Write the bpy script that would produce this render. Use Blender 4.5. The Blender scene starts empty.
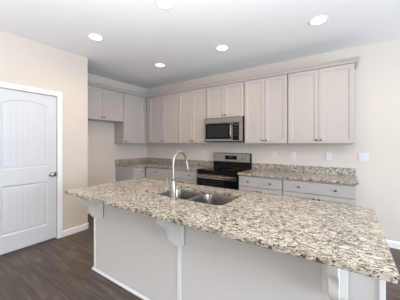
import bpy, bmesh, math, random
from mathutils import Matrix, Vector
PI = math.pi
C = bpy.context.scene.collection
scene = bpy.context.scene

# ------------------------------------------------------------------ camera
cam_d = bpy.data.cameras.new('camera'); cam = bpy.data.objects.new('camera', cam_d); C.objects.link(cam)
cam.location = (4.212, -3.811, 1.379)
cam.rotation_euler = (PI/2, 0, 0.597)
cam_d.sensor_width = 36; cam_d.lens = 218.4/400*36
cam_d.shift_y = -6.87/400
cam_d.clip_start = 0.02
scene.camera = cam

# ------------------------------------------------------------------ world
w = bpy.data.worlds.new('world'); scene.world = w; w.use_nodes = True
bg = w.node_tree.nodes['Background']
bg.inputs[0].default_value = (0.80, 0.90, 1.0, 1); bg.inputs[1].default_value = 0.4

# ------------------------------------------------------------------ daylight through the room's windows (area lights in the openings), plus added upward fill lights
def area(name, loc, rot, sx, sy, power, color):
    d = bpy.data.lights.new(name, 'AREA'); d.shape = 'RECTANGLE'; d.size = sx; d.size_y = sy
    d.energy = power; d.color = color
    o = bpy.data.objects.new(name, d); C.objects.link(o); o.location = loc; o.rotation_euler = rot
    return o
CEIL = 2.745
P_REAR, C_REAR = 62, (1.0, 0.99, 0.95)
P_RIGHT, C_RIGHT = 195, (0.74, 0.86, 1.0)
P_UP, C_UP = 122, (0.99, 0.99, 1.0)
P_DOWN, C_DOWN = 4.0, (1.0, 0.62, 0.34)
E_LAMP = 2.2
XR, YR = 7.6, -8.2           # right wall, rear wall
area('window_daylight_rear', (3.9, YR+0.06, 1.35), (PI/2, 0, 0), 3.4, 2.1, P_REAR, C_REAR)
area('window_daylight_right', (XR-0.06, -3.0, 1.45), (0, PI/2, 0), 1.7, 3.0, P_RIGHT, C_RIGHT)
area('ceiling_bounce_fill', (4.0, -3.95, 1.35), (PI, 0, 0), 1.0, 1.0, P_UP*0.80, C_UP)  # added fill aimed upward to brighten the ceiling, no real lamp here
area('ceiling_bounce_fill', (2.4, -5.3, 1.2), (PI, 0, 0), 1.2, 1.2, P_UP*0.26, C_UP)  # second added ceiling fill, further back and to the left

scene.view_settings.view_transform = 'Standard'
scene.view_settings.look = 'None'
scene.view_settings.gamma = 1.0
scene.view_settings.use_curve_mapping = False
scene.view_settings.exposure = 0.12

# ------------------------------------------------------------------ materials
def srgb(r, g, b):
    def f(c):
        c /= 255.0
        return c/12.92 if c <= 0.04045 else ((c+0.055)/1.055)**2.4
    return (f(r), f(g), f(b), 1)

def mat(name, col, rough=0.5, metal=0.0, spec=0.5, noise=0.0, nscale=8.0, bump=0.0, bscale=60.0, aniso=0.0, emis=None, estr=0.0, coat=0.0):
    m = bpy.data.materials.new(name); m.use_nodes = True
    nt = m.node_tree; N = nt.nodes; L = nt.links
    p = N['Principled BSDF']
    p.inputs['Base Color'].default_value = col
    p.inputs['Roughness'].default_value = rough
    p.inputs['Metallic'].default_value = metal
    p.inputs['Specular IOR Level'].default_value = spec
    p.inputs['Coat Weight'].default_value = coat
    tc = N.new('ShaderNodeTexCoord')
    if noise > 0:
        n = N.new('ShaderNodeTexNoise'); n.inputs['Scale'].default_value = nscale; n.inputs['Detail'].default_value = 4
        L.new(tc.outputs['Object'], n.inputs['Vector'])
        mx = N.new('ShaderNodeMix'); mx.data_type = 'RGBA'
        mx.inputs['A'].default_value = tuple(c*(1-noise) for c in col[:3])+(1,)
        mx.inputs['B'].default_value = tuple(min(1, c*(1+noise)) for c in col[:3])+(1,)
        L.new(n.outputs['Fac'], mx.inputs['Factor']); L.new(mx.outputs['Result'], p.inputs['Base Color'])
    if bump > 0:
        n = N.new('ShaderNodeTexNoise'); n.inputs['Scale'].default_value = bscale; n.inputs['Detail'].default_value = 3
        L.new(tc.outputs['Object'], n.inputs['Vector'])
        b = N.new('ShaderNodeBump'); b.inputs['Strength'].default_value = bump; b.inputs['Distance'].default_value = 0.002
        L.new(n.outputs['Fac'], b.inputs['Height']); L.new(b.outputs['Normal'], p.inputs['Normal'])
    if emis:
        p.inputs['Emission Color'].default_value = emis; p.inputs['Emission Strength'].default_value = estr
    return m

M_WALL = mat('warm_beige_wall_paint', srgb(209, 200, 190), 0.85, noise=0.012, nscale=1.5, bump=0.15, bscale=180)
M_CEIL = mat('flat_white_ceiling_paint', srgb(242, 243, 245), 0.9, noise=0.01, nscale=2, bump=0.2, bscale=140)
M_TRIM = mat('white_semigloss_trim', srgb(236, 236, 237), 0.35, noise=0.01, nscale=5)
M_DOOR = mat('white_painted_door', srgb(204, 206, 209), 0.4, noise=0.01, nscale=5)
M_CAB = mat('light_grey_cabinet_paint', srgb(177, 171, 167), 0.42, noise=0.012, nscale=4)
M_CABIN = mat('cabinet_shadow_gap', srgb(120, 112, 108), 0.7, noise=0.02)
M_ISL = mat('pale_grey_island_panel', srgb(212, 209, 208), 0.5, noise=0.01, nscale=3)
M_NICK = mat('satin_nickel', (0.36, 0.34, 0.31, 1), 0.36, metal=1.0, noise=0.04, nscale=40)
M_KNOB = mat('dark_nickel_knob', (0.15, 0.14, 0.13, 1), 0.3, metal=1.0, noise=0.04, nscale=40)
M_SINK = mat('brushed_sink_steel', (0.36, 0.345, 0.32, 1), 0.22, metal=1.0, noise=0.06, nscale=30, bump=0.1, bscale=120)
M_STEEL = mat('stainless_steel', (0.29, 0.265, 0.235, 1), 0.2, metal=1.0, noise=0.03, nscale=30, bump=0.05, bscale=200)
M_BLACK = mat('black_glass', (0.003, 0.003, 0.0035, 1), 0.05, spec=0.15, noise=0.1, nscale=3)
M_WIND = mat('dark_oven_window', (0.004, 0.0045, 0.006, 1), 0.08, spec=0.25, noise=0.1, nscale=3)
M_MWIN = mat('microwave_mesh_window', (0.012, 0.014, 0.014, 1), 0.15, spec=0.25, noise=0.1, nscale=3)
M_BODY = mat('black_enamel', (0.005, 0.005, 0.0055, 1), 0.3, spec=0.15, noise=0.1)
M_RING = mat('grey_burner_ring', (0.08, 0.08, 0.085, 1), 0.25, noise=0.05)
M_PLATE = mat('white_wall_plate_plastic', srgb(214, 215, 218), 0.35, noise=0.005)
M_SLOT = mat('dark_slot', srgb(70, 70, 70), 0.5, noise=0.02)
M_DISP = mat('appliance_display', (0.01, 0.02, 0.03, 1), 0.1, noise=0.1, emis=(0.35, 0.65, 0.9, 1), estr=0.02)
M_LAMP = mat('downlight_lens', (1, 1, 1, 1), 0.5, noise=0.01, emis=(1.0, 0.96, 0.9, 1), estr=E_LAMP)
M_GLASS = mat('window_glass', (0.9, 0.95, 1, 1), 0.02, noise=0.01, spec=0.5)
M_GLASS.node_tree.nodes['Principled BSDF'].inputs['Transmission Weight'].default_value = 1.0
M_CORB = mat('pale_grey_corbel_paint', srgb(228, 226, 223), 0.4, noise=0.01, nscale=5)
M_LTKEY = mat('grey_button', srgb(150, 152, 154), 0.4, noise=0.02)

def granite(name, tint=1.0):
    m = bpy.data.materials.new(name); m.use_nodes = True
    nt = m.node_tree; N = nt.nodes; L = nt.links; p = N['Principled BSDF']
    tc = N.new('ShaderNodeTexCoord')
    # warp
    wn = N.new('ShaderNodeTexNoise'); wn.inputs['Scale'].default_value = 35; wn.inputs['Detail'].default_value = 3
    L.new(tc.outputs['Object'], wn.inputs['Vector'])
    sc = N.new('ShaderNodeVectorMath'); sc.operation = 'SCALE'; sc.inputs['Scale'].default_value = 0.03
    L.new(wn.outputs['Color'], sc.inputs[0])
    ad = N.new('ShaderNodeVectorMath'); ad.operation = 'ADD'
    mpg = N.new('ShaderNodeMapping'); mpg.inputs['Rotation'].default_value = (0.3, 0.2, math.radians(28)); mpg.inputs['Scale'].default_value = (0.62, 1.15, 1.0)
    L.new(tc.outputs['Object'], mpg.inputs['Vector'])
    L.new(mpg.outputs[0], ad.inputs[0]); L.new(sc.outputs[0], ad.inputs[1])
    def vor(scale):
        v = N.new('ShaderNodeTexVoronoi'); v.inputs['Scale'].default_value = scale
        L.new(ad.outputs[0], v.inputs['Vector'])
        s = N.new('ShaderNodeSeparateColor'); L.new(v.outputs['Color'], s.inputs[0])
        return s.outputs
    def ramp(fac, stops, interp='CONSTANT'):
        r = N.new('ShaderNodeValToRGB'); r.color_ramp.interpolation = interp
        e = r.color_ramp.elements
        e[0].position = stops[0][0]; e[0].color = stops[0][1]
        e[1].position = stops[1][0]; e[1].color = stops[1][1]
        for pos, c in stops[2:]:
            q = e.new(pos); q.color = c
        L.new(fac, r.inputs[0]); return r.outputs[0]
    a = vor(85)
    base = ramp(a[0], [(0, srgb(186, 178, 164)), (0.28, srgb(170, 161, 143)), (0.50, srgb(197, 191, 178)), (0.68, srgb(154, 143, 123)), (0.80, srgb(136, 132, 126)), (0.92, srgb(86, 77, 66))])
    # dark flecks, clustered by a slow noise
    b = vor(190)
    cn = N.new('ShaderNodeTexNoise'); cn.inputs['Scale'].default_value = 13; cn.inputs['Detail'].default_value = 3
    L.new(tc.outputs['Object'], cn.inputs['Vector'])
    mu = N.new('ShaderNodeMath'); mu.operation = 'MULTIPLY_ADD'; mu.inputs[1].default_value = 1.1; mu.inputs[2].default_value = -0.55
    L.new(cn.outputs['Fac'], mu.inputs[0])
    sm = N.new('ShaderNodeMath'); sm.operation = 'ADD'; L.new(b[0], sm.inputs[0]); L.new(mu.outputs[0], sm.inputs[1])
    mask = ramp(sm.outputs[0], [(0, (0, 0, 0, 1)), (0.86, (1, 1, 1, 1))])
    dark = ramp(b[1], [(0, srgb(27, 26, 26)), (0.30, srgb(55, 52, 49)), (0.55, srgb(67, 58, 47)), (0.75, srgb(77, 77, 78))])
    mx = N.new('ShaderNodeMix'); mx.data_type = 'RGBA'
    L.new(mask, mx.inputs['Factor']); L.new(base, mx.inputs['A']); L.new(dark, mx.inputs['B'])
    c = vor(210)
    mask2 = ramp(c[0], [(0, (0, 0, 0, 1)), (0.90, (1, 1, 1, 1))])
    m2 = N.new('ShaderNodeMix'); m2.data_type = 'RGBA'
    L.new(mask2, m2.inputs['Factor']); L.new(mx.outputs['Result'], m2.inputs['A']); m2.inputs['B'].default_value = srgb(32, 29, 27)
    L.new(m2.outputs['Result'], p.inputs['Base Color'])
    p.inputs['Roughness'].default_value = 0.16; p.inputs['Specular IOR Level'].default_value = 0.75
    return m
M_GRAN = granite('speckled_cream_granite')

def wood_floor():
    m = bpy.data.materials.new('dark_brown_plank_floor'); m.use_nodes = True
    nt = m.node_tree; N = nt.nodes; L = nt.links; p = N['Principled BSDF']
    tc = N.new('ShaderNodeTexCoord')
    br = N.new('ShaderNodeTexBrick'); br.offset = 0.37
    br.inputs['Scale'].default_value = 1.0; br.inputs['Brick Width'].default_value = 1.22; br.inputs['Row Height'].default_value = 0.15
    br.inputs['Mortar Size'].default_value = 0.0016; br.inputs['Mortar Smooth'].default_value = 0.2
    br.inputs['Color1'].default_value = (0.1, 0.1, 0.1, 1); br.inputs['Color2'].default_value = (0.9, 0.9, 0.9, 1); br.inputs['Mortar'].default_value = (0, 0, 0, 1)
    L.new(tc.outputs['Object'], br.inputs['Vector'])
    mp = N.new('ShaderNodeMapping'); mp.inputs['Scale'].default_value = (2.2, 26, 1)
    # plank-wise offset of the grain
    of = N.new('ShaderNodeVectorMath'); of.operation = 'SCALE'; of.inputs['Scale'].default_value = 7.3
    L.new(br.outputs['Color'], of.inputs[0])
    ad = N.new('ShaderNodeVectorMath'); ad.operation = 'ADD'
    L.new(tc.outputs['Object'], mp.inputs['Vector']); L.new(mp.outputs[0], ad.inputs[0]); L.new(of.outputs[0], ad.inputs[1])
    g = N.new('ShaderNodeTexNoise'); g.inputs['Scale'].default_value = 1.0; g.inputs['Detail'].default_value = 7; g.inputs['Roughness'].default_value = 0.6
    L.new(ad.outputs[0], g.inputs['Vector'])
    mp2 = N.new('ShaderNodeMapping'); mp2.inputs['Scale'].default_value = (1.6, 5, 1)
    L.new(tc.outputs['Object'], mp2.inputs['Vector'])
    g2 = N.new('ShaderNodeTexNoise'); g2.inputs['Scale'].default_value = 1.0; g2.inputs['Detail'].default_value = 3
    L.new(mp2.outputs[0], g2.inputs['Vector'])
    s = N.new('ShaderNodeSeparateColor'); L.new(br.outputs['Color'], s.inputs[0])
    a1 = N.new('ShaderNodeMath'); a1.operation = 'MULTIPLY_ADD'; a1.inputs[1].default_value = 0.12
    L.new(s.outputs[0], a1.inputs[0]); L.new(g.outputs['Fac'], a1.inputs[2])
    a2 = N.new('ShaderNodeMath'); a2.operation = 'MULTIPLY_ADD'; a2.inputs[1].default_value = 0.45
    L.new(g2.outputs['Fac'], a2.inputs[0]); L.new(a1.outputs[0], a2.inputs[2])
    r = N.new('ShaderNodeValToRGB'); e = r.color_ramp.elements
    e[0].position = 0.50; e[0].color = srgb(62, 54, 46); e[1].position = 1.20; e[1].color = srgb(118, 106, 92)
    q = e.new(0.80); q.color = srgb(86, 76, 67)
    L.new(a2.outputs[0], r.inputs[0])
    mo = N.new('ShaderNodeMix'); mo.data_type = 'RGBA'; mo.inputs['B'].default_value = srgb(45, 37, 32)
    L.new(br.outputs['Fac'], mo.inputs['Factor']); L.new(r.outputs[0], mo.inputs['A'])
    L.new(mo.outputs['Result'], p.inputs['Base Color'])
    p.inputs['Roughness'].default_value = 0.42; p.inputs['Specular IOR Level'].default_value = 0.35
    return m
M_FLOOR = wood_floor()

# ------------------------------------------------------------------ mesh helpers
def box(bm, x0, x1, y0, y1, z0, z1, bev=0.0, M=None, mi=0):
    vs = [bm.verts.new(v) for v in ((x0, y0, z0), (x1, y0, z0), (x1, y1, z0), (x0, y1, z0), (x0, y0, z1), (x1, y0, z1), (x1, y1, z1), (x0, y1, z1))]
    fs = [bm.faces.new([vs[i] for i in f]) for f in ((0, 3, 2, 1), (4, 5, 6, 7), (0, 1, 5, 4), (1, 2, 6, 5), (2, 3, 7, 6), (3, 0, 4, 7))]
    for f in fs: f.material_index = mi
    if bev > 0:
        es = list({e for f in fs for e in f.edges})
        r = bmesh.ops.bevel(bm, geom=es, offset=bev, segments=2, affect='EDGES', profile=0.6)
        vs = list({v for f in r['faces'] for v in f.verts} | {v for v in vs if v.is_valid})
    if M is not None: bmesh.ops.transform(bm, matrix=M, verts=vs)
    return vs

def loft(bm, rings, cap=True, close=True):
    """rings: lists of equally many points; joins consecutive rings"""
    R = [[bm.verts.new(p) for p in ring] for ring in rings]
    n = len(R[0])
    for a, b in zip(R, R[1:]):
        for i in range(n if close else n-1):
            j = (i+1) % n
            bm.faces.new((a[i], a[j], b[j], b[i]))
    if cap:
        bm.faces.new(list(reversed(R[0]))); bm.faces.new(R[-1])
    return R

def lathe(bm, prof, M, n=24):
    """prof: (radius, height) along local z"""
    rings = []
    for r, h in prof:
        rings.append([M @ Vector((max(r, 1e-4)*math.cos(2*PI*i/n), max(r, 1e-4)*math.sin(2*PI*i/n), h)) for i in range(n)])
    loft(bm, rings)

def tube(bm, pts, rads, n=14):
    pts = [Vector(p) for p in pts]; rings = []
    t0 = (pts[1]-pts[0]).normalized()
    up = Vector((1, 0, 0)) if abs(t0.x) < 0.9 else Vector((0, 0, 1))
    for i, p in enumerate(pts):
        t = (pts[min(i+1, len(pts)-1)] - pts[max(i-1, 0)]).normalized()
        a = (up - t*up.dot(t)).normalized(); b = t.cross(a)
        r = rads[i] if isinstance(rads, (list, tuple)) else rads
        rings.append([p + a*r*math.cos(2*PI*k/n) + b*r*math.sin(2*PI*k/n) for k in range(n)])
    loft(bm, rings)

def prism(bm, pts, axis, a0, a1):
    """polygon pts (2D) extruded along axis 'x' (pts are y,z) or 'y' (pts are x,z) or 'z'"""
    def P(p, a):
        return (a, p[0], p[1]) if axis == 'x' else ((p[0], a, p[1]) if axis == 'y' else (p[0], p[1], a))
    loft(bm, [[P(p, a0) for p in pts], [P(p, a1) for p in pts]])

def link(name, bm, material, parent=None, smooth=False, angle=35):
    """build ONE mesh object; parent root's location is subtracted so meshes may be authored in world coordinates"""
    bmesh.ops.remove_doubles(bm, verts=bm.verts, dist=1e-6)
    bmesh.ops.recalc_face_normals(bm, faces=bm.faces)
    off = Vector((0, 0, 0)); q = parent
    while q is not None: off = off + q.location; q = q.parent
    bmesh.ops.translate(bm, verts=bm.verts, vec=-off)
    me = bpy.data.meshes.new(name); bm.to_mesh(me); bm.free()
    for mm in (material if isinstance(material, (list, tuple)) else [material]): me.materials.append(mm)
    if smooth:
        for p in me.polygons: p.use_smooth = True
        me.set_sharp_from_angle(angle=math.radians(angle))
    o = bpy.data.objects.new(name, me); C.objects.link(o)
    if parent is not None: o.parent = parent
    return o

def thing(name, label, cat, loc=(0, 0, 0), group=None):
    o = bpy.data.objects.new(name, None); C.objects.link(o); o.location = loc; o.empty_display_size = 0.1
    o['label'] = label; o['category'] = cat
    if group: o['group'] = group
    return o
def tag(o, label, cat, group=None):
    o['label'] = label; o['category'] = cat
    if group: o['group'] = group
def settle(o, loc):
    """put the origin of a one-mesh thing at loc"""
    o.data.transform(Matrix.Translation(-Vector(loc))); o.location = loc
def struct(name, bm, m, parent=None):
    o = link(name, bm, m, parent)
    if parent is None: o['kind'] = 'structure'
    return o
def copy_tree(root, loc, label=None):
    r = root.copy(); C.objects.link(r); r.location = loc
    if label: r['label'] = label
    for ch in list(root.children):
        c = ch.copy(); C.objects.link(c); c.parent = r
        for g in list(ch.children):
            d = g.copy(); C.objects.link(d); d.parent = c
    return r
def NB(): return bmesh.new()

# ================================================================== the room
T = 0.12
PX, PY = 0.733, -1.916       # pantry wall plane, pantry corner
bm = NB(); box(bm, -T, XR+T, YR-T, T, -0.1, 0.0); struct('floor', bm, M_FLOOR)
bm = NB(); box(bm, -T, XR+T, YR-T, T, CEIL, CEIL+0.1); struct('ceiling', bm, M_CEIL)
bm = NB(); box(bm, -T, XR+T, 0, T, 0, CEIL); struct('wall_back', bm, M_WALL)
bm = NB(); box(bm, -T, 0, PY, 0, 0, CEIL); struct('wall_left', bm, M_WALL)
# pantry wall with its door opening
DY0, DY1, DZ = -3.085, -2.365, 2.052
bm = NB()
box(bm, PX-T, PX, DY1, PY, 0, CEIL); box(bm, PX-T, PX, DY0, DY1, DZ, CEIL); box(bm, PX-T, PX, YR, DY0, 0, CEIL)
box(bm, -T, PX-T, PY-T, PY, 0, CEIL)
struct('wall_pantry', bm, M_WALL)
# rear wall with wide window opening
bm = NB()
wx0, wx1, wz0, wz1 = 2.2, 5.6, 0.3, 2.4
box(bm, PX-T, wx0, YR-T, YR, 0, CEIL); box(bm, wx1, XR+T, YR-T, YR, 0, CEIL)
box(bm, wx0, wx1, YR-T, YR, 0, wz0); box(bm, wx0, wx1, YR-T, YR, wz1, CEIL)
struct('wall_rear', bm, M_WALL)
ry0, ry1, rz0, rz1 = -4.5, -1.5, 0.6, 2.3
bm = NB()
box(bm, XR, XR+T, YR, ry0, 0, CEIL); box(bm, XR, XR+T, ry1, 0, 0, CEIL)
box(bm, XR, XR+T, ry0, ry1, 0, rz0); box(bm, XR, XR+T, ry0, ry1, rz1, CEIL)
struct('wall_right', bm, M_WALL)
# windows
def window(name, ax, pos, a0, a1, z0, z1, n):
    f = NB()
    def b(bm, u0, u1, za, zb, t=0.05):
        if ax == 'y': box(bm, u0, u1, pos-t, pos, za, zb, 0.003)
        else: box(bm, pos, pos+t, u0, u1, za, zb, 0.003)
    s = 0.06
    b(f, a0, a1, z0, z0+s); b(f, a0, a1, z1-s, z1)
    for i in range(n+1):
        c = a0 + (a1-a0-s)*i/n; b(f, c, c+s, z0+s, z1-s)
    b(f, a0, a1, (z0+z1)/2-0.02, (z0+z1)/2+0.02, 0.04)
    o = struct(name, f, M_TRIM)
    g = NB()
    if ax == 'y': box(g, a0+s, a1-s, pos-0.03, pos-0.026, z0+s, z1-s)
    else: box(g, pos+0.026, pos+0.03, a0+s, a1-s, z0+s, z1-s)
    link('window_pane', g, M_GLASS, o)
window('window_1', 'y', YR-0.02, wx0, wx1, wz0, wz1, 3)
window('window_2', 'x', XR+0.02, ry0, ry1, rz0, rz1, 3)

# baseboards (profiled)
def base_prof(h=0.092, t=0.015): return [(0, 0), (t, 0), (t, h*0.78), (t*0.72, h*0.86), (t*0.45, h*0.94), (t*0.3, h), (0, h)]
bm = NB(); prism(bm, [(-a-0.001, b+0.001) for a, b in base_prof()], 'x', 4.29, XR); struct('baseboard_back', bm, M_TRIM)
bm = NB(); prism(bm, [(PX+a+0.001, b+0.001) for a, b in base_prof()], 'y', -2.296, PY+0.016)
loft(bm, [[(PX+0.016, PY+0.001+a, b+0.001) for a, b in base_prof()], [(0.017, PY+0.001+a, b+0.001) for a, b in base_prof()]])
struct('baseboard_pantry', bm, M_TRIM)
bm = NB(); prism(bm, [(a+0.001, b+0.001) for a, b in base_prof()], 'y', PY+0.017, -0.918); struct('baseboard_left', bm, M_TRIM)

# pantry door ------------------------------------------------------
def door_leaf():
    bm = NB()
    y0, y1 = DY0+0.004, DY1-0.004; z0, z1 = 0.022, DZ-0.004
    W = y1-y0; st = 0.108
    pa = (y0+st, y1-st, 1.05, 1.885, 0.05)       # upper panel with arched top
    pb = (y0+st, y1-st, 0.235, 0.845, 0.0)
    def sd(y, z, p):
        a, b, c, d, arch = p
        m = (a+b)/2; h = (b-a)/2
        top = d + arch*(1-((y-m)/h)**2) if arch else d
        return min(y-a, b-y, z-c, top-z)       # >0 inside
    def dep(y, z):
        for p in (pa, pb):
            s = sd(y, z, p)
            if s > 0:
                v = -0.009*min(1, s/0.010)
                if s > 0.022: v = -0.009 + 0.004*min(1, (s-0.022)/0.012)
                if s > 0.030:
                    a, b = p[0]+0.03, p[1]-0.03; pitch = (b-a)/7
                    k = (y-a)/pitch; fr = abs(k-round(k))*pitch
                    if 0 < round(k) < 7 and fr < 0.006: v -= 0.0025*(1-fr/0.006)
                return v
        return 0
    ys = [y0+W*i/180 for i in range(181)]; zs = []
    z = z0
    fine = [(0.215, 0.27), (0.80, 0.865), (1.03, 1.085), (1.84, 1.95)]
    while z < z1:
        zs.append(z); z += 0.005 if any(a <= z <= b for a, b in fine) else 0.03
    zs.append(z1)
    X = PX-0.012
    G = [[bm.verts.new((X+dep(y, zz), y, zz)) for y in ys] for zz in zs]
    for i in range(len(zs)-1):
        for j in range(len(ys)-1):
            bm.faces.new((G[i][j], G[i][j+1], G[i+1][j+1], G[i+1][j]))
    # sides and back
    bk = [bm.verts.new((X-0.035, a, b)) for a, b in ((y0, z0), (y1, z0), (y1, z1), (y0, z1))]
    bm.faces.new(bk)
    bm.faces.new([bk[0], bk[1]] + list(reversed(G[0]))); bm.faces.new([bk[3], bk[2]] + list(reversed(G[-1])))
    bm.faces.new([bk[0], bk[3]] + [G[i][0] for i in range(len(zs)-1, -1, -1)])
    bm.faces.new([bk[1], bk[2]] + [G[i][-1] for i in range(len(zs)-1, -1, -1)])
    return bm
door = struct('door_1', door_leaf(), M_DOOR)
bm = NB(); ky, kz = -2.432, 0.934
lathe(bm, [(0.032, 0), (0.032, 0.004), (0.026, 0.009), (0.012, 0.012), (0.011, 0.028), (0.018, 0.036), (0.027, 0.046), (0.029, 0.056), (0.024, 0.066), (0.012, 0.071), (0, 0.072)],
      Matrix.Translation((PX-0.012, ky, kz)) @ Matrix.Rotation(PI/2, 4, 'Y'), 28)
link('door_knob', bm, M_NICK, door, True)
bm = NB(); box(bm, PX-0.0125, PX-0.0105, DY1-0.024, DY1-0.005, kz-0.03, kz+0.03, 0.0005)
link('latch_plate', bm, M_KNOB, door)
# casing + jamb
bm = NB()
cw = 0.064
def casing_bar(bm, y0, y1, z0, z1):
    box(bm, PX+0.001, PX+0.012, y0, y1, z0, z1, 0.002)
box(bm, PX+0.001, PX+0.016, DY1+0.004, DY1+0.004+cw, 0.001, DZ+0.004+cw, 0.003)
box(bm, PX+0.001, PX+0.016, DY0-0.004-cw, DY0-0.004, 0.001, DZ+0.004+cw, 0.003)
box(bm, PX+0.001, PX+0.016, DY0-0.004, DY1+0.004, DZ+0.004, DZ+0.004+cw, 0.003)
box(bm, PX+0.0155, PX+0.019, DY1+0.052, DY1+0.066, 0.001, DZ+0.066, 0.001)
box(bm, PX+0.0155, PX+0.019, DY0-0.066, DY0-0.052, 0.001, DZ+0.066, 0.001)
box(bm, PX+0.0155, PX+0.019, DY0-0.066, DY1+0.066, DZ+0.054, DZ+0.068, 0.001)
struct('trim_1', bm, M_TRIM)

# ================================================================== cabinets
RZ = Matrix.Rotation(PI/2, 4, 'Z')     # left-wall units: local x -> +y, local -y -> +x
ID = Matrix.Identity(4)
def xf(bm, M):
    if M is not ID: bmesh.ops.transform(bm, matrix=M, verts=bm.verts)
    return bm
def shaker(x0, x1, z0, z1, yf, t=0.019, st=0.052, rec=0.007):
    """front face at y = yf (towards -y), recessed flat centre"""
    bm = NB(); yb = yf+t
    def ring(i, y): return [(x0+i, y, z0+i), (x1-i, y, z0+i), (x1-i, y, z1-i), (x0+i, y, z1-i)]
    e = 0.0025
    rings = [ring(0, yb), ring(0, yf+e), ring(e, yf), ring(st, yf), ring(st+0.004, yf+rec*0.55), ring(st+0.009, yf+rec), ring(st+0.010, yf+rec)]
    loft(bm, rings)
    return bm
def slab(x0, x1, z0, z1, yf, t=0.019):
    bm = NB(); box(bm, x0, x1, yf, yf+t, z0, z1, 0.003); return bm
def knob_bm(x, y, z):
    bm = NB()
    lathe(bm, [(0.007, 0), (0.005, 0.004), (0.005, 0.012), (0.010, 0.016), (0.0145, 0.021), (0.0145, 0.025), (0.009, 0.029), (0, 0.030)],
          Matrix.Translation((x, y, z)) @ Matrix.Rotation(PI/2, 4, 'X'), 16)
    bmesh.ops.scale(bm, vec=(1.25, 1, 0.85), verts=bm.verts, space=Matrix.Translation((-x, -y, -z)))
    return bm
def cab_root(name, label, cat, M, x0, x1, yf, z0, group):
    p = M @ Vector(((x0+x1)/2, yf/2, z0))
    return thing(name, label, cat, p, group)

def upper(label, x0, x1, z0, z1, doors, M=ID, depth=0.33, group='upper cabinets'):
    """doors: (xa, xb, knob_x)"""
    t = cab_root('upper_cabinet', label, 'cabinet', M, x0, x1, -depth, z0, group)
    fr = -depth+0.020
    bm = NB(); box(bm, x0+0.0035, x1-0.0035, fr, -0.002, z0, z1)
    link('body', xf(bm, M), M_CAB, t)
    for a, b, kx, kz in doors:
        d = link('door', xf(shaker(a, b, z0+0.004, z1-0.014, -depth), M), M_CAB, t)
        link('knob', xf(knob_bm(kx, -depth, kz), M), M_KNOB, d, True)
    return t
ZU0, ZU1 = 1.372, 2.437
G = 0.009; g = 0.0018
def pair(x0, x1, z, dx=0.028, lo=None):
    c = (x0+x1)/2; lo = x0+G if lo is None else lo
    if lo > x0+0.05: c = (lo+x1)/2
    return [(lo, c-g, c-dx, z), (c+g, x1-G, c+dx, z)]
KZ = ZU0+0.052
b = [0.33, 1.307, 1.986, 2.748, 3.449, 4.283]
upper('tall grey two-door upper cabinet in the back corner, left end of the back wall', 0.332, b[1], ZU0, ZU1, pair(0.332, b[1], KZ, lo=0.435))
upper('grey two-door upper cabinet directly left of the microwave', b[1], b[2], ZU0, ZU1, pair(b[1], b[2], KZ))
upper('short grey two-door cabinet mounted right above the microwave', b[2], b[3], 1.838, ZU1, pair(b[2], b[3], 1.838+0.042))
upper('grey two-door upper cabinet directly right of the microwave', b[3], b[4], ZU0, ZU1, pair(b[3], b[4], KZ))
upper('widest grey two-door upper cabinet at the right end of the row', b[4], b[5], ZU0, ZU1, pair(b[4], b[5], KZ))
# left wall: local x = world y
upper('tall single-door grey upper cabinet on the left wall beside the corner', -0.935, -0.003, ZU0, ZU1, [(-0.935+G, -0.375, -0.885, KZ)], RZ)
upper('short grey two-door cabinet high above the empty refrigerator space', -1.866, -0.936, 1.822, ZU1, pair(-1.866, -0.936, 1.822+0.052), RZ)
# crown moulding, mitred L
bm = NB()
prof = [(0.0, 0.0), (0.010, 0.0), (0.012, 0.012), (0.020, 0.024), (0.034, 0.036), (0.044, 0.042), (0.046, 0.056), (0.0, 0.056)]
pth = []
for o_, h_ in prof:
    z = ZU1+0.001+h_
    pth.append([(0.002, -1.866-0, z), (0, 0, z), (0, 0, z), (0, 0, z), (0, 0, z)])
rings = []
# path: left run front (x=.33+o) from y=-1.866 to y=-.33-o ; back run front to x=4.283+o ; return to wall
ends = [lambda o_, z: (0.33-0.03+o_, -1.866, z), lambda o_, z: (0.33-0.03+o_, -0.33+0.03-o_, z), lambda o_, z: (4.2715+o_*0.75, -0.33+0.03-o_, z), lambda o_, z: (4.2715+o_*0.75, -0.002, z)]
P2 = [(0.0, 0.0)] + [(a+0.03, h) for a, h in prof[1:-1]] + [(0.0, 0.056)]
P2 = [(0.031, 0.0) if p == (0.0, 0.0) and i == 0 else p for i, p in enumerate(P2)]
P2 = [(0.012, 0.0)] + P2[1:-1] + [(0.012, 0.056)]
for f in ends: rings.append([f(o_, ZU1-0.006+h_*1.1) for o_, h_ in P2])
loft(bm, rings)
o = link('crown_moulding', bm, M_CAB); tag(o, 'grey crown moulding along the tops of all the upper cabinets', 'moulding'); settle(o, (2.3, -0.33, ZU1+0.001))

# base cabinets
def base(label, x0, x1, M=ID, drawers=(), doors=(), depth=0.62, y_back=-0.002, yb_side=None):
    t = cab_root('base_cabinet', label, 'cabinet', M, x0, x1, -depth, 0.001, 'base cabinets')
    bm = NB(); box(bm, x0+0.0035, x1-0.0035, -depth+0.020, y_back, 0.10, 0.882)
    link('body', xf(bm, M), M_CAB, t)
    bm = NB(); box(bm, x0+0.0015, x1-0.0015, -depth+0.08, y_back, 0.001, 0.0995)
    link('toe_kick', xf(bm, M), M_CAB, t)
    for a, b_, ks in drawers:
        d = link('drawer', xf(slab(a, b_, 0.715, 0.865, -depth), M), M_CAB, t)
        for k in ks: link('knob', xf(knob_bm(k, -depth, 0.79), M), M_KNOB, d, True)
    for a, b_, k in doors:
        d = link('door', xf(shaker(a, b_, 0.108, 0.700, -depth), M), M_CAB, t)
        link('knob', xf(knob_bm(k, -depth, 0.652), M), M_KNOB, d, True)
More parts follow.
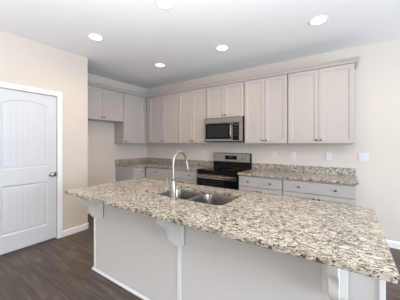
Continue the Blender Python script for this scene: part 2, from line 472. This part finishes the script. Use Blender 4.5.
def two(x0, x1, kq=True):
    c = (x0+x1)/2; q = (x1-x0)/4
    return dict(drawers=[(x0+G, x1-G, (x0+q, x1-q))], doors=[(x0+G, c-g, c-0.03), (c+g, x1-G, c+0.03)])
base('grey base cabinet in the back corner with one drawer and one knob', 0.634, 1.284, drawers=[(0.66, 1.284-G, (0.955,))], doors=[(0.66, 1.284-G, 1.22)])
base('grey base cabinet directly left of the stove', 1.284, 1.994, **two(1.284, 1.994))
base('narrower grey base cabinet directly right of the stove', 2.772, 3.445, **two(2.772, 3.445))
base('widest grey base cabinet at the right end of the back wall', 3.445, 4.29, **two(3.445, 4.29))
base('grey base cabinet on the left wall ending at the refrigerator space', -0.905, -0.006, RZ, drawers=[(-0.895, -0.655, (-0.725,))], doors=[(-0.895, -0.655, -0.685)])

# ================================================================== countertops
def rounded(x0, x1, y0, y1, r, n=6):
    pts = []
    for cx, cy, a in ((x1-r, y1-r, 0), (x0+r, y1-r, 90), (x0+r, y0+r, 180), (x1-r, y0+r, 270)):
        for i in range(n+1):
            t = math.radians(a+90*i/n); pts.append((cx+r*math.cos(t), cy+r*math.sin(t)))
    return pts
def counter_bm(outline, holes, z0, z1, bev=0.005):
    bm = NB()
    edges = []
    for loop in [outline]+holes:
        vs = [bm.verts.new((x, y, z1)) for x, y in loop]
        for i in range(len(vs)): edges.append(bm.edges.new((vs[i], vs[(i+1) % len(vs)])))
    bmesh.ops.triangle_fill(bm, use_beauty=True, use_dissolve=False, edges=edges)
    top = list(bm.faces)
    r = bmesh.ops.extrude_face_region(bm, geom=top)
    nv = [e for e in r['geom'] if isinstance(e, bmesh.types.BMVert)]
    bmesh.ops.translate(bm, verts=nv, vec=(0, 0, z0-z1))
    bmesh.ops.recalc_face_normals(bm, faces=bm.faces)
    es = [e for e in bm.edges if len(e.link_faces) == 2 and abs(e.link_faces[0].normal.dot(e.link_faces[1].normal)) < 0.1 and abs(e.verts[0].co.z-e.verts[1].co.z) < 1e-5]
    if bev: bmesh.ops.bevel(bm, geom=es, offset=bev, segments=2, affect='EDGES')
    return bm
CZ0, CZ1 = 0.883, 0.914
t = thing('countertop', 'L-shaped speckled granite worktop in the back corner, left of the stove', 'countertop', (1.0, -0.33, CZ0), 'granite worktops')
link('slab', counter_bm([(0.003, -0.915), (0.65, -0.915), (0.65, -0.65), (1.993, -0.65), (1.993, -0.003), (0.003, -0.003)], [], CZ0, CZ1), M_GRAN, t)
bm = NB(); box(bm, 0.024, 1.993, -0.022, -0.002, CZ1+0.0005, 1.016, 0.002); link('backsplash', bm, M_GRAN, t)
bm = NB(); box(bm, 0.002, 0.022, -0.915, -0.002, CZ1+0.0005, 1.016, 0.002); link('backsplash', bm, M_GRAN, t)
t = thing('countertop', 'straight speckled granite worktop on the back wall, right of the stove', 'countertop', (3.5, -0.33, CZ0), 'granite worktops')
link('slab', counter_bm([(2.774, -0.65), (4.31, -0.65), (4.31, -0.003), (2.774, -0.003)], [], CZ0, CZ1), M_GRAN, t)
bm = NB(); box(bm, 2.774, 4.298, -0.022, -0.002, CZ1+0.0005, 1.020, 0.002); link('backsplash', bm, M_GRAN, t)

# ================================================================== island
IX0, IX1, IY0, IY1 = 1.905, 4.362, -2.790, -1.809
BX0, BX1, BY0, BY1 = 1.873, 4.355, -2.477, -1.86
BX0 = 1.925
SB = [(2.675, 3.040), (3.064, 3.435)]; SY = (-2.390, -1.985)
isl = thing('island_countertop', 'long speckled cream granite slab overhanging the kitchen island', 'countertop', ((IX0+IX1)/2, (IY0+IY1)/2, CZ0))
holes = [rounded(SB[0][0], SB[1][1], SY[0], SY[1], 0.055)]
link('slab', counter_bm(rounded(IX0, IX1, IY0, IY1, 0.02, 4), holes, CZ0, CZ1, 0.004), M_GRAN, isl)

ki = thing('kitchen_island', 'pale grey kitchen island base with corbels under the granite overhang', 'island', ((BX0+BX1)/2, (BY0+BY1)/2, 0.001))
zt = 0.8825
bm = NB(); box(bm, BX0, 3.0935, BY0, BY0+0.018, 0.001, zt); link('front_panel', bm, M_ISL, ki)
bm = NB(); box(bm, 3.126, BX1-0.023, BY0, BY0+0.018, 0.001, zt); link('front_panel', bm, M_ISL, ki)
bm = NB(); box(bm, BX0-0.002, BX0+0.0, BY0+0.0, BY1, 0.001, zt); box(bm, BX0-0.018, BX0-0.002, BY0+0.0, BY1, 0.001, zt)
link('end_panel', bm, M_ISL, ki)
bm = NB(); box(bm, BX1-0.018, BX1, BY0+0.0185, BY1, 0.001, zt); link('end_panel', bm, M_ISL, ki)
def strip(x0, x1, z1=zt):
    bm = NB(); box(bm, x0, x1, BY0-0.008, BY0+0.018, 0.001, z1, 0.0015); link('trim_strip', bm, M_TRIM, ki)
strip(3.094, 3.1255); strip(BX1-0.0225, BX1+0.001); strip(BX0-0.022, BX0-0.001+0.0005)
bm = NB()
sp = [(0, 0.001), (0.016, 0.001), (0.015, 0.010), (0.010, 0.018), (0.004, 0.022), (0, 0.022)]
prism(bm, [(BY0-0.0085-a, h) for a, h in sp], 'x', BX0-0.035, BX1+0.012)
loft(bm, [[(BX0-0.0225-a, BY0-0.0085-0*a, h) for a, h in sp], [(BX0-0.0225-a, BY1, h) for a, h in sp]])
link('shoe_moulding', bm, M_TRIM, ki)
# kitchen side: carcass front frame, doors, toe kick
bm = NB(); box(bm, BX0, BX1-0.019, BY1-0.02, BY1-0.001, 0.10, zt-0.001); link('back_frame', bm, M_CAB, ki)
MI = Matrix.Translation((0, 2*BY1, 0)) @ Matrix.Scale(-1, 4, (0, 1, 0))
nx = 5; wd = (BX1-0.02-BX0)/nx
for i in range(nx):
    a = BX0+wd*i; bm = shaker(a+0.004, a+wd-0.004, 0.11, 0.70, BY1-0.020); bmesh.ops.transform(bm, matrix=MI, verts=bm.verts)
    d = link('door', bm, M_CAB, ki)
    bm = knob_bm(a+wd*0.85, BY1-0.020, 0.65); bmesh.ops.transform(bm, matrix=MI, verts=bm.verts); link('knob', bm, M_KNOB, d, True)
# corbels
def corbel(cx):
    hw = 0.0225; yb = BY0-0.0215
    pts = [(yb, 0.592), (yb-0.022, 0.594), (yb-0.046, 0.602), (yb-0.068, 0.618), (yb-0.084, 0.640), (yb-0.092, 0.665), (yb-0.094, 0.692), (yb-0.098, 0.717),
           (yb-0.107, 0.738), (yb-0.122, 0.754), (yb-0.143, 0.768), (yb-0.166, 0.779), (yb-0.188, 0.793), (yb-0.203, 0.811), (yb-0.213, 0.836), (yb-0.216, 0.858), (yb-0.220, 0.8815), (yb, 0.8815)]
    bm = NB(); prism(bm, pts, 'x', cx-hw, cx+hw)
    es = [e for e in bm.edges if abs(e.verts[0].co.x-e.verts[1].co.x) < 1e-5 and e.verts[0].co.y < yb-0.001 and e.verts[1].co.y < yb-0.001]
    bmesh.ops.bevel(bm, geom=es, offset=0.004, segments=2, affect='EDGES')
    o = link('corbel', bm, M_CORB, ki, True, 30)
    bm = NB(); box(bm, cx-0.058, cx+0.058, BY0-0.021, BY0-0.0085, 0.590, 0.8815, 0.004)
    link('back_plate', bm, M_CORB, o)
for cx in (2.025, 3.110, 4.153): corbel(cx)

# ================================================================== sink and faucet
sk = thing('double_bowl_sink', 'stainless steel double-bowl sink set into the island worktop', 'sink', (3.04, (SY[0]+SY[1])/2, CZ0-0.002))
for x0, x1 in SB:
    bm = NB()
    zr = CZ0-0.0015; rings = []
    def rr(i, r, z): return [(p[0], p[1], z) for p in rounded(x0+i, x1-i, SY[0]+i, SY[1]-i, r, 6)]
    rings = [rr(-0.012, 0.06, zr-0.0015), rr(-0.012, 0.06, zr), rr(0.003, 0.052, zr), rr(0.006, 0.05, zr-0.01), rr(0.012, 0.05, zr-0.16), rr(0.020, 0.05, zr-0.185), rr(0.045, 0.05, zr-0.198), rr(0.12, 0.03, zr-0.203)]
    loft(bm, rings[1:], cap=False)
    R = [v for v in bm.verts if abs(v.co.z-(zr-0.203)) < 1e-6]; bm.faces.new(R[:28]) if len(R) == 28 else None
    o = link('bowl', bm, M_SINK, sk, True, 50)
    md = o.modifiers.new('thick', 'SOLIDIFY'); md.thickness = 0.0012; md.offset = -1
    bm = NB(); cx = (x0+x1)/2; cy = (SY[0]+SY[1])/2
    lathe(bm, [(0.044, 0), (0.044, 0.003), (0.036, 0.005), (0.030, 0.001), (0, 0.001)], Matrix.Translation((cx, cy, zr-0.2028)), 24)
    link('drain', bm, M_NICK, o, True)
bm = NB(); zr = CZ0-0.0015
box(bm, SB[0][1]-0.002, SB[1][0]+0.002, SY[0]+0.0, SY[1]-0.0, zr-0.012, zr+0.0008, 0.0015)
link('divider', bm, M_NICK, sk)
fx, fy = 2.998, -2.425
fc = thing('kitchen_faucet', 'tall brushed nickel gooseneck faucet standing behind the island sink', 'faucet', (fx, fy, CZ1+0.0005))
bm = NB(); z = CZ1+0.0005
lathe(bm, [(0.030, 0), (0.030, 0.004), (0.024, 0.010), (0.024, 0.02), (0.0265, 0.045), (0.0265, 0.075), (0.023, 0.110), (0.0175, 0.140), (0.016, 0.152), (0.013, 0.156)], Matrix.Translation((fx, fy, z)), 28)
link('body', bm, M_NICK, fc, True)
bm = NB(); lathe(bm, [(0.017, 0), (0.020, 0.002), (0.020, 0.008), (0.017, 0.010)], Matrix.Translation((fx, fy, z+0.153)), 24); link('collar', bm, M_KNOB, fc, True)
R = 0.091; zc = 1.208; pts = [(fx, fy, z+0.15), (fx, fy, z+0.2), (fx, fy, z+0.26)]
for i in range(0, 17):
    a = PI - (PI+math.radians(4))*i/16
    pts.append((fx, fy+R+R*math.cos(a), zc+R*math.sin(a)))
bm = NB(); tube(bm, pts, 0.0115, 16); link('spout', bm, M_NICK, fc, True)
e = Vector(pts[-1]); dn = (Vector((0, 0.20, -1))).normalized()
bm = NB(); ps = [e+dn*s for s in (-0.004, 0.004, 0.012, 0.04, 0.075, 0.083)]
tube(bm, ps, [0.0125, 0.0145, 0.0145, 0.0165, 0.020, 0.017], 18); link('spray_head', bm, M_NICK, fc, True)
bm = NB(); hz = z+0.095
lathe(bm, [(0.013, 0), (0.013, 0.018), (0.010, 0.022), (0, 0.023)], Matrix.Translation((fx-0.018, fy, hz)) @ Matrix.Rotation(-PI/2, 4, 'Y'), 18)
tube(bm, [(fx-0.030, fy, hz), (fx-0.058, fy+0.004, hz+0.006), (fx-0.082, fy+0.012, hz+0.030), (fx-0.090, fy+0.018, hz+0.066)], [0.006, 0.0055, 0.005, 0.0045], 10)
link('lever_handle', bm, M_NICK, fc, True)

# ================================================================== microwave
mx0, mx1, mz0, mz1, myf = 1.990, 2.744, 1.400, 1.834, -0.400
mw = thing('microwave', 'stainless over-range microwave with black glass door above the stove', 'microwave', ((mx0+mx1)/2, -0.2, mz0))
bm = NB(); box(bm, mx0, mx1, myf+0.035, -0.003, mz0, mz1, 0.003); link('body', bm, M_BODY, mw)
bm = NB(); box(bm, mx0, mx1, myf, myf+0.034, mz1-0.092, mz1, 0.003)
for i in range(30):
    xx = mx0+0.04+i*(mx1-mx0-0.08)/30; box(bm, xx, xx+0.015, myf-0.0008, myf+0.001, mz1-0.014, mz1-0.009, 0, mi=1)
link('vent_grille', bm, [M_STEEL, M_BODY], mw)
dx1 = mx0+0.575
bm = NB()
box(bm, mx0, dx1, myf, myf+0.034, mz0+0.012, mz1-0.094, 0.004)
box(bm, mx0+0.028, dx1-0.03, myf-0.0015, myf+0.004, mz0+0.050, mz1-0.102, 0.001, mi=1)
d = link('door', bm, [M_STEEL, M_BLACK], mw)
bm = NB(); box(bm, mx0+0.070, dx1-0.085, myf-0.0025, myf, mz0+0.085, mz1-0.140, 0.001); link('door_window', bm, M_MWIN, d)
bm = NB()
hx = dx1-0.022
tube(bm, [(hx, myf, mz0+0.045), (hx, myf-0.022, mz0+0.058), (hx, myf-0.036, mz0+0.10), (hx, myf-0.042, mz0+0.175), (hx, myf-0.042, mz0+0.21), (hx, myf-0.036, mz0+0.275), (hx, myf-0.022, mz0+0.315), (hx, myf, mz0+0.328)], 0.010, 12)
link('handle', bm, M_STEEL, mw, True)
bm = NB(); box(bm, dx1+0.002, mx1, myf, myf+0.034, mz0+0.012, mz1-0.094, 0.003)
box(bm, dx1+0.004, mx1-0.052, myf-0.0015, myf+0.004, mz0+0.030, mz1-0.102, 0.001, mi=1)
cp = link('control_panel', bm, [M_STEEL, M_BLACK], mw)
bm = NB(); box(bm, dx1+0.025, mx1-0.068, myf-0.0025, myf-0.0005, mz1-0.152, mz1-0.122, 0.0005); link('display', bm, M_DISP, cp)
M_KEY = mat('dark_grey_keys', (0.06, 0.06, 0.062, 1), 0.4, noise=0.05)
for r_ in range(5):
    for c_ in range(3):
        xx = dx1+0.022+c_*0.029; zz = mz1-0.185-r_*0.032
        bm = NB(); box(bm, xx, xx+0.018, myf-0.0022, myf-0.0005, zz-0.007, zz, 0.0004)
        link('button', bm, M_KEY, cp)
bm = NB(); box(bm, mx0+0.004, mx1-0.004, myf+0.004, myf+0.034, mz0+0.001, mz0+0.011, 0.001); link('bottom_lip', bm, M_BODY, mw)

# ================================================================== range
sx0, sx1, syf = 1.999, 2.768, -0.655
st = thing('electric_range', 'freestanding stove with black glass top and stainless backguard', 'stove', ((sx0+sx1)/2, -0.33, 0.001))
bm = NB(); box(bm, sx0, sx1, syf+0.03, -0.024, 0.06, 0.905, 0.003)
box(bm, sx0+0.02, sx1-0.02, syf+0.08, -0.05, 0.001, 0.0595)
link('body', bm, M_BODY, st)
bm = NB(); box(bm, sx0, sx1, syf, -0.085, 0.906, 0.922, 0.004); ct = link('cooktop', bm, M_BLACK, st)
for cx, cy, r_ in ((2.19, -0.47, 0.11), (2.58, -0.47, 0.085), (2.19, -0.22, 0.08), (2.58, -0.22, 0.105)):
    bm = NB()
    for q in (1.0, 0.62):
        rad = r_*q
        rings = [[(cx+a*math.cos(2*PI*i/40), cy+a*math.sin(2*PI*i/40), zz) for i in range(40)] for a, zz in ((rad, 0.9221), (rad, 0.9226), (rad-0.004, 0.9226), (rad-0.004, 0.9221))]
        loft(bm, rings, cap=False)
    link('burner_ring', bm, M_RING, ct)
bm = NB(); prism(bm, [(-0.026, 0.9), (-0.080, 0.923), (-0.074, 1.03), (-0.066, 1.175), (-0.056, 1.19), (-0.026, 1.19)], 'x', sx0+0.0, sx1-0.0)
bk = link('backguard', bm, M_BODY, st)
# stainless face of backguard, tilted with it
def bgy(z): return -0.080 + (z-0.923)/(1.175-0.923)*0.014
bm = NB(); ptsb = [(bgy(1.035)-0.006, 1.035), (bgy(1.18)-0.006, 1.178), (bgy(1.18)-0.002, 1.186), (-0.03, 1.1905), (-0.03, 1.1935), (bgy(1.18)-0.006, 1.1925), (bgy(1.18)-0.0105, 1.184), (bgy(1.035)-0.0105, 1.030)]
prism(bm, ptsb, 'x', sx0+0.012, sx1-0.012); fp = link('control_panel', bm, M_STEEL, st)
bm = NB(); prism(bm, [(bgy(1.07)-0.0125, 1.070), (bgy(1.07)-0.0095, 1.070), (bgy(1.145)-0.0095, 1.145), (bgy(1.145)-0.0125, 1.145)], 'x', 2.255, 2.500); link('display', bm, M_BLACK, fp)
bm = NB(); prism(bm, [(bgy(1.11)-0.0135, 1.108), (bgy(1.11)-0.0120, 1.108), (bgy(1.13)-0.0120, 1.130), (bgy(1.13)-0.0135, 1.130)], 'x', 2.340, 2.415); link('clock', bm, M_DISP, fp)
for kx in (2.062, 2.145, 2.610, 2.695):
    bm = NB(); zz = 1.108
    lathe(bm, [(0.024, 0), (0.024, 0.004), (0.020, 0.008), (0.018, 0.026), (0.015, 0.029), (0, 0.030)], Matrix.Translation((kx, bgy(zz)-0.009, zz)) @ Matrix.Rotation(PI/2-0.05, 4, 'X'), 24)
    box(bm, kx-0.003, kx+0.003, bgy(zz)-0.0405, bgy(zz)-0.035, zz-0.015, zz+0.015, 0.001)
    link('knob', bm, M_NICK, fp, True)
bm = NB(); box(bm, sx0+0.003, sx1-0.003, syf+0.0, syf+0.029, 0.868, 0.9045, 0.003); link('front_trim', bm, M_BODY, st)
bm = NB(); box(bm, sx0+0.003, sx1-0.003, syf-0.008, syf+0.029, 0.225, 0.864, 0.004)
box(bm, sx0+0.006, sx1-0.006, syf-0.010, syf-0.004, 0.775, 0.848, 0.002, mi=1)
od = link('oven_door', bm, [M_BLACK, M_STEEL], st)
bm = NB(); box(bm, sx0+0.11, sx1-0.11, syf-0.0095, syf-0.007, 0.40, 0.70, 0.001); link('oven_window', bm, M_WIND, od)
bm = NB(); hz = 0.822
tube(bm, [(sx0+0.04, syf-0.047, hz), (sx1-0.04, syf-0.047, hz)], 0.0125, 14)
for xx in (sx0+0.07, sx1-0.07): tube(bm, [(xx, syf-0.009, hz), (xx, syf-0.045, hz)], 0.009, 10)
link('door_handle', bm, M_STEEL, od, True)
bm = NB(); box(bm, sx0+0.003, sx1-0.003, syf-0.004, syf+0.029, 0.065, 0.220, 0.004); link('storage_drawer', bm, M_STEEL, st)

# ================================================================== wall plates
def plate(x, z, kind, label):
    wdt = 0.072 if kind != 'double' else 0.118
    name = 'wall_outlet' if kind == 'outlet' else 'light_switch'
    t = thing(name, label, 'outlet' if kind == 'outlet' else 'switch', (x, -0.001, z), 'wall plates over the worktop')
    bm = NB(); box(bm, x-wdt/2, x+wdt/2, -0.0075, -0.001, z-0.058, z+0.058, 0.003); link('cover_plate', bm, M_PLATE, t)
    if kind == 'outlet':
        bm = NB(); box(bm, x-0.017, x+0.017, -0.0095, -0.007, z-0.034, z+0.034, 0.001)
        rc = link('receptacle', bm, M_PLATE, t)
        for dz in (-0.018, 0.018):
            bm = NB()
            for dx in (-0.007, 0.007): box(bm, x+dx-0.0013, x+dx+0.0013, -0.0100, -0.0092, z+dz-0.005, z+dz+0.006)
            link('socket_slots', bm, M_SLOT, rc)
    else:
        for dx in ((0,) if kind == 'switch' else (-0.024, 0.024)):
            bm = NB(); loft(bm, [[(x+dx-0.0165, -0.007, z-0.033), (x+dx+0.0165, -0.007, z-0.033), (x+dx+0.0165, -0.007, z+0.033), (x+dx-0.0165, -0.007, z+0.033)],
                                 [(x+dx-0.0155, -0.0095, z-0.032), (x+dx+0.0155, -0.0095, z-0.032), (x+dx+0.0155, -0.0125, z+0.032), (x+dx-0.0155, -0.0125, z+0.032)]])
            link('rocker', bm, M_PLATE, t)
plate(0.985, 1.178, 'outlet', 'white outlet plate nearest the back corner, left of the faucet spout')
plate(1.70, 1.178, 'outlet', 'white outlet plate just left of the stove, behind the faucet')
plate(3.164, 1.178, 'outlet', 'white outlet plate nearest the right side of the stove')
plate(3.469, 1.178, 'outlet', 'second white outlet plate to the right of the stove')
plate(3.963, 1.178, 'switch', 'white single plate under the widest upper cabinet at the right')
plate(4.386, 1.178, 'double', 'wide white double rocker switch plate right of the cabinets')

# ================================================================== ceiling downlights
lab = ['recessed ceiling downlight nearest the pantry door, at left', 'recessed ceiling downlight cut by the top edge, above the island',
       'recessed ceiling downlight over the back left corner', 'recessed ceiling downlight above and in front of the microwave', 'recessed ceiling downlight at right above the widest upper cabinet']
pos = [(1.52, -2.241), (2.734, -2.241), (1.488, -1.045), (2.712, -1.04), (3.933, -1.06)]
dl = thing('ceiling_light', lab[0], 'ceiling light', (pos[0][0], pos[0][1], CEIL-0.001), 'recessed ceiling lights')
x, y = pos[0]
bm = NB()
rings = [[(x+a*math.cos(2*PI*i/40), y+a*math.sin(2*PI*i/40), CEIL-0.001-h) for i in range(40)] for a, h in ((0.098, 0), (0.096, 0.004), (0.088, 0.007), (0.080, 0.006), (0.076, 0.0005))]
loft(bm, rings, cap=False); link('trim_ring', bm, M_TRIM, dl, True)
bm = NB(); lathe(bm, [(0.077, 0.0), (0.077, 0.0025), (0.074, 0.003), (0, 0.003)], Matrix.Translation((x, y, CEIL-0.0015)) @ Matrix.Rotation(PI, 4, 'X'), 40)
link('lens', bm, M_LAMP, dl)
ld = bpy.data.lights.new('downlight_beam', 'AREA'); ld.shape = 'DISK'; ld.size = 0.14; ld.energy = P_DOWN; ld.color = C_DOWN; ld.spread = math.radians(150)
lo = bpy.data.objects.new('downlight_beam', ld); C.objects.link(lo); lo.parent = dl; lo.location = (0, 0, -0.012)
for (px, py), l_ in zip(pos[1:], lab[1:]): copy_tree(dl, (px, py, CEIL-0.001), l_)
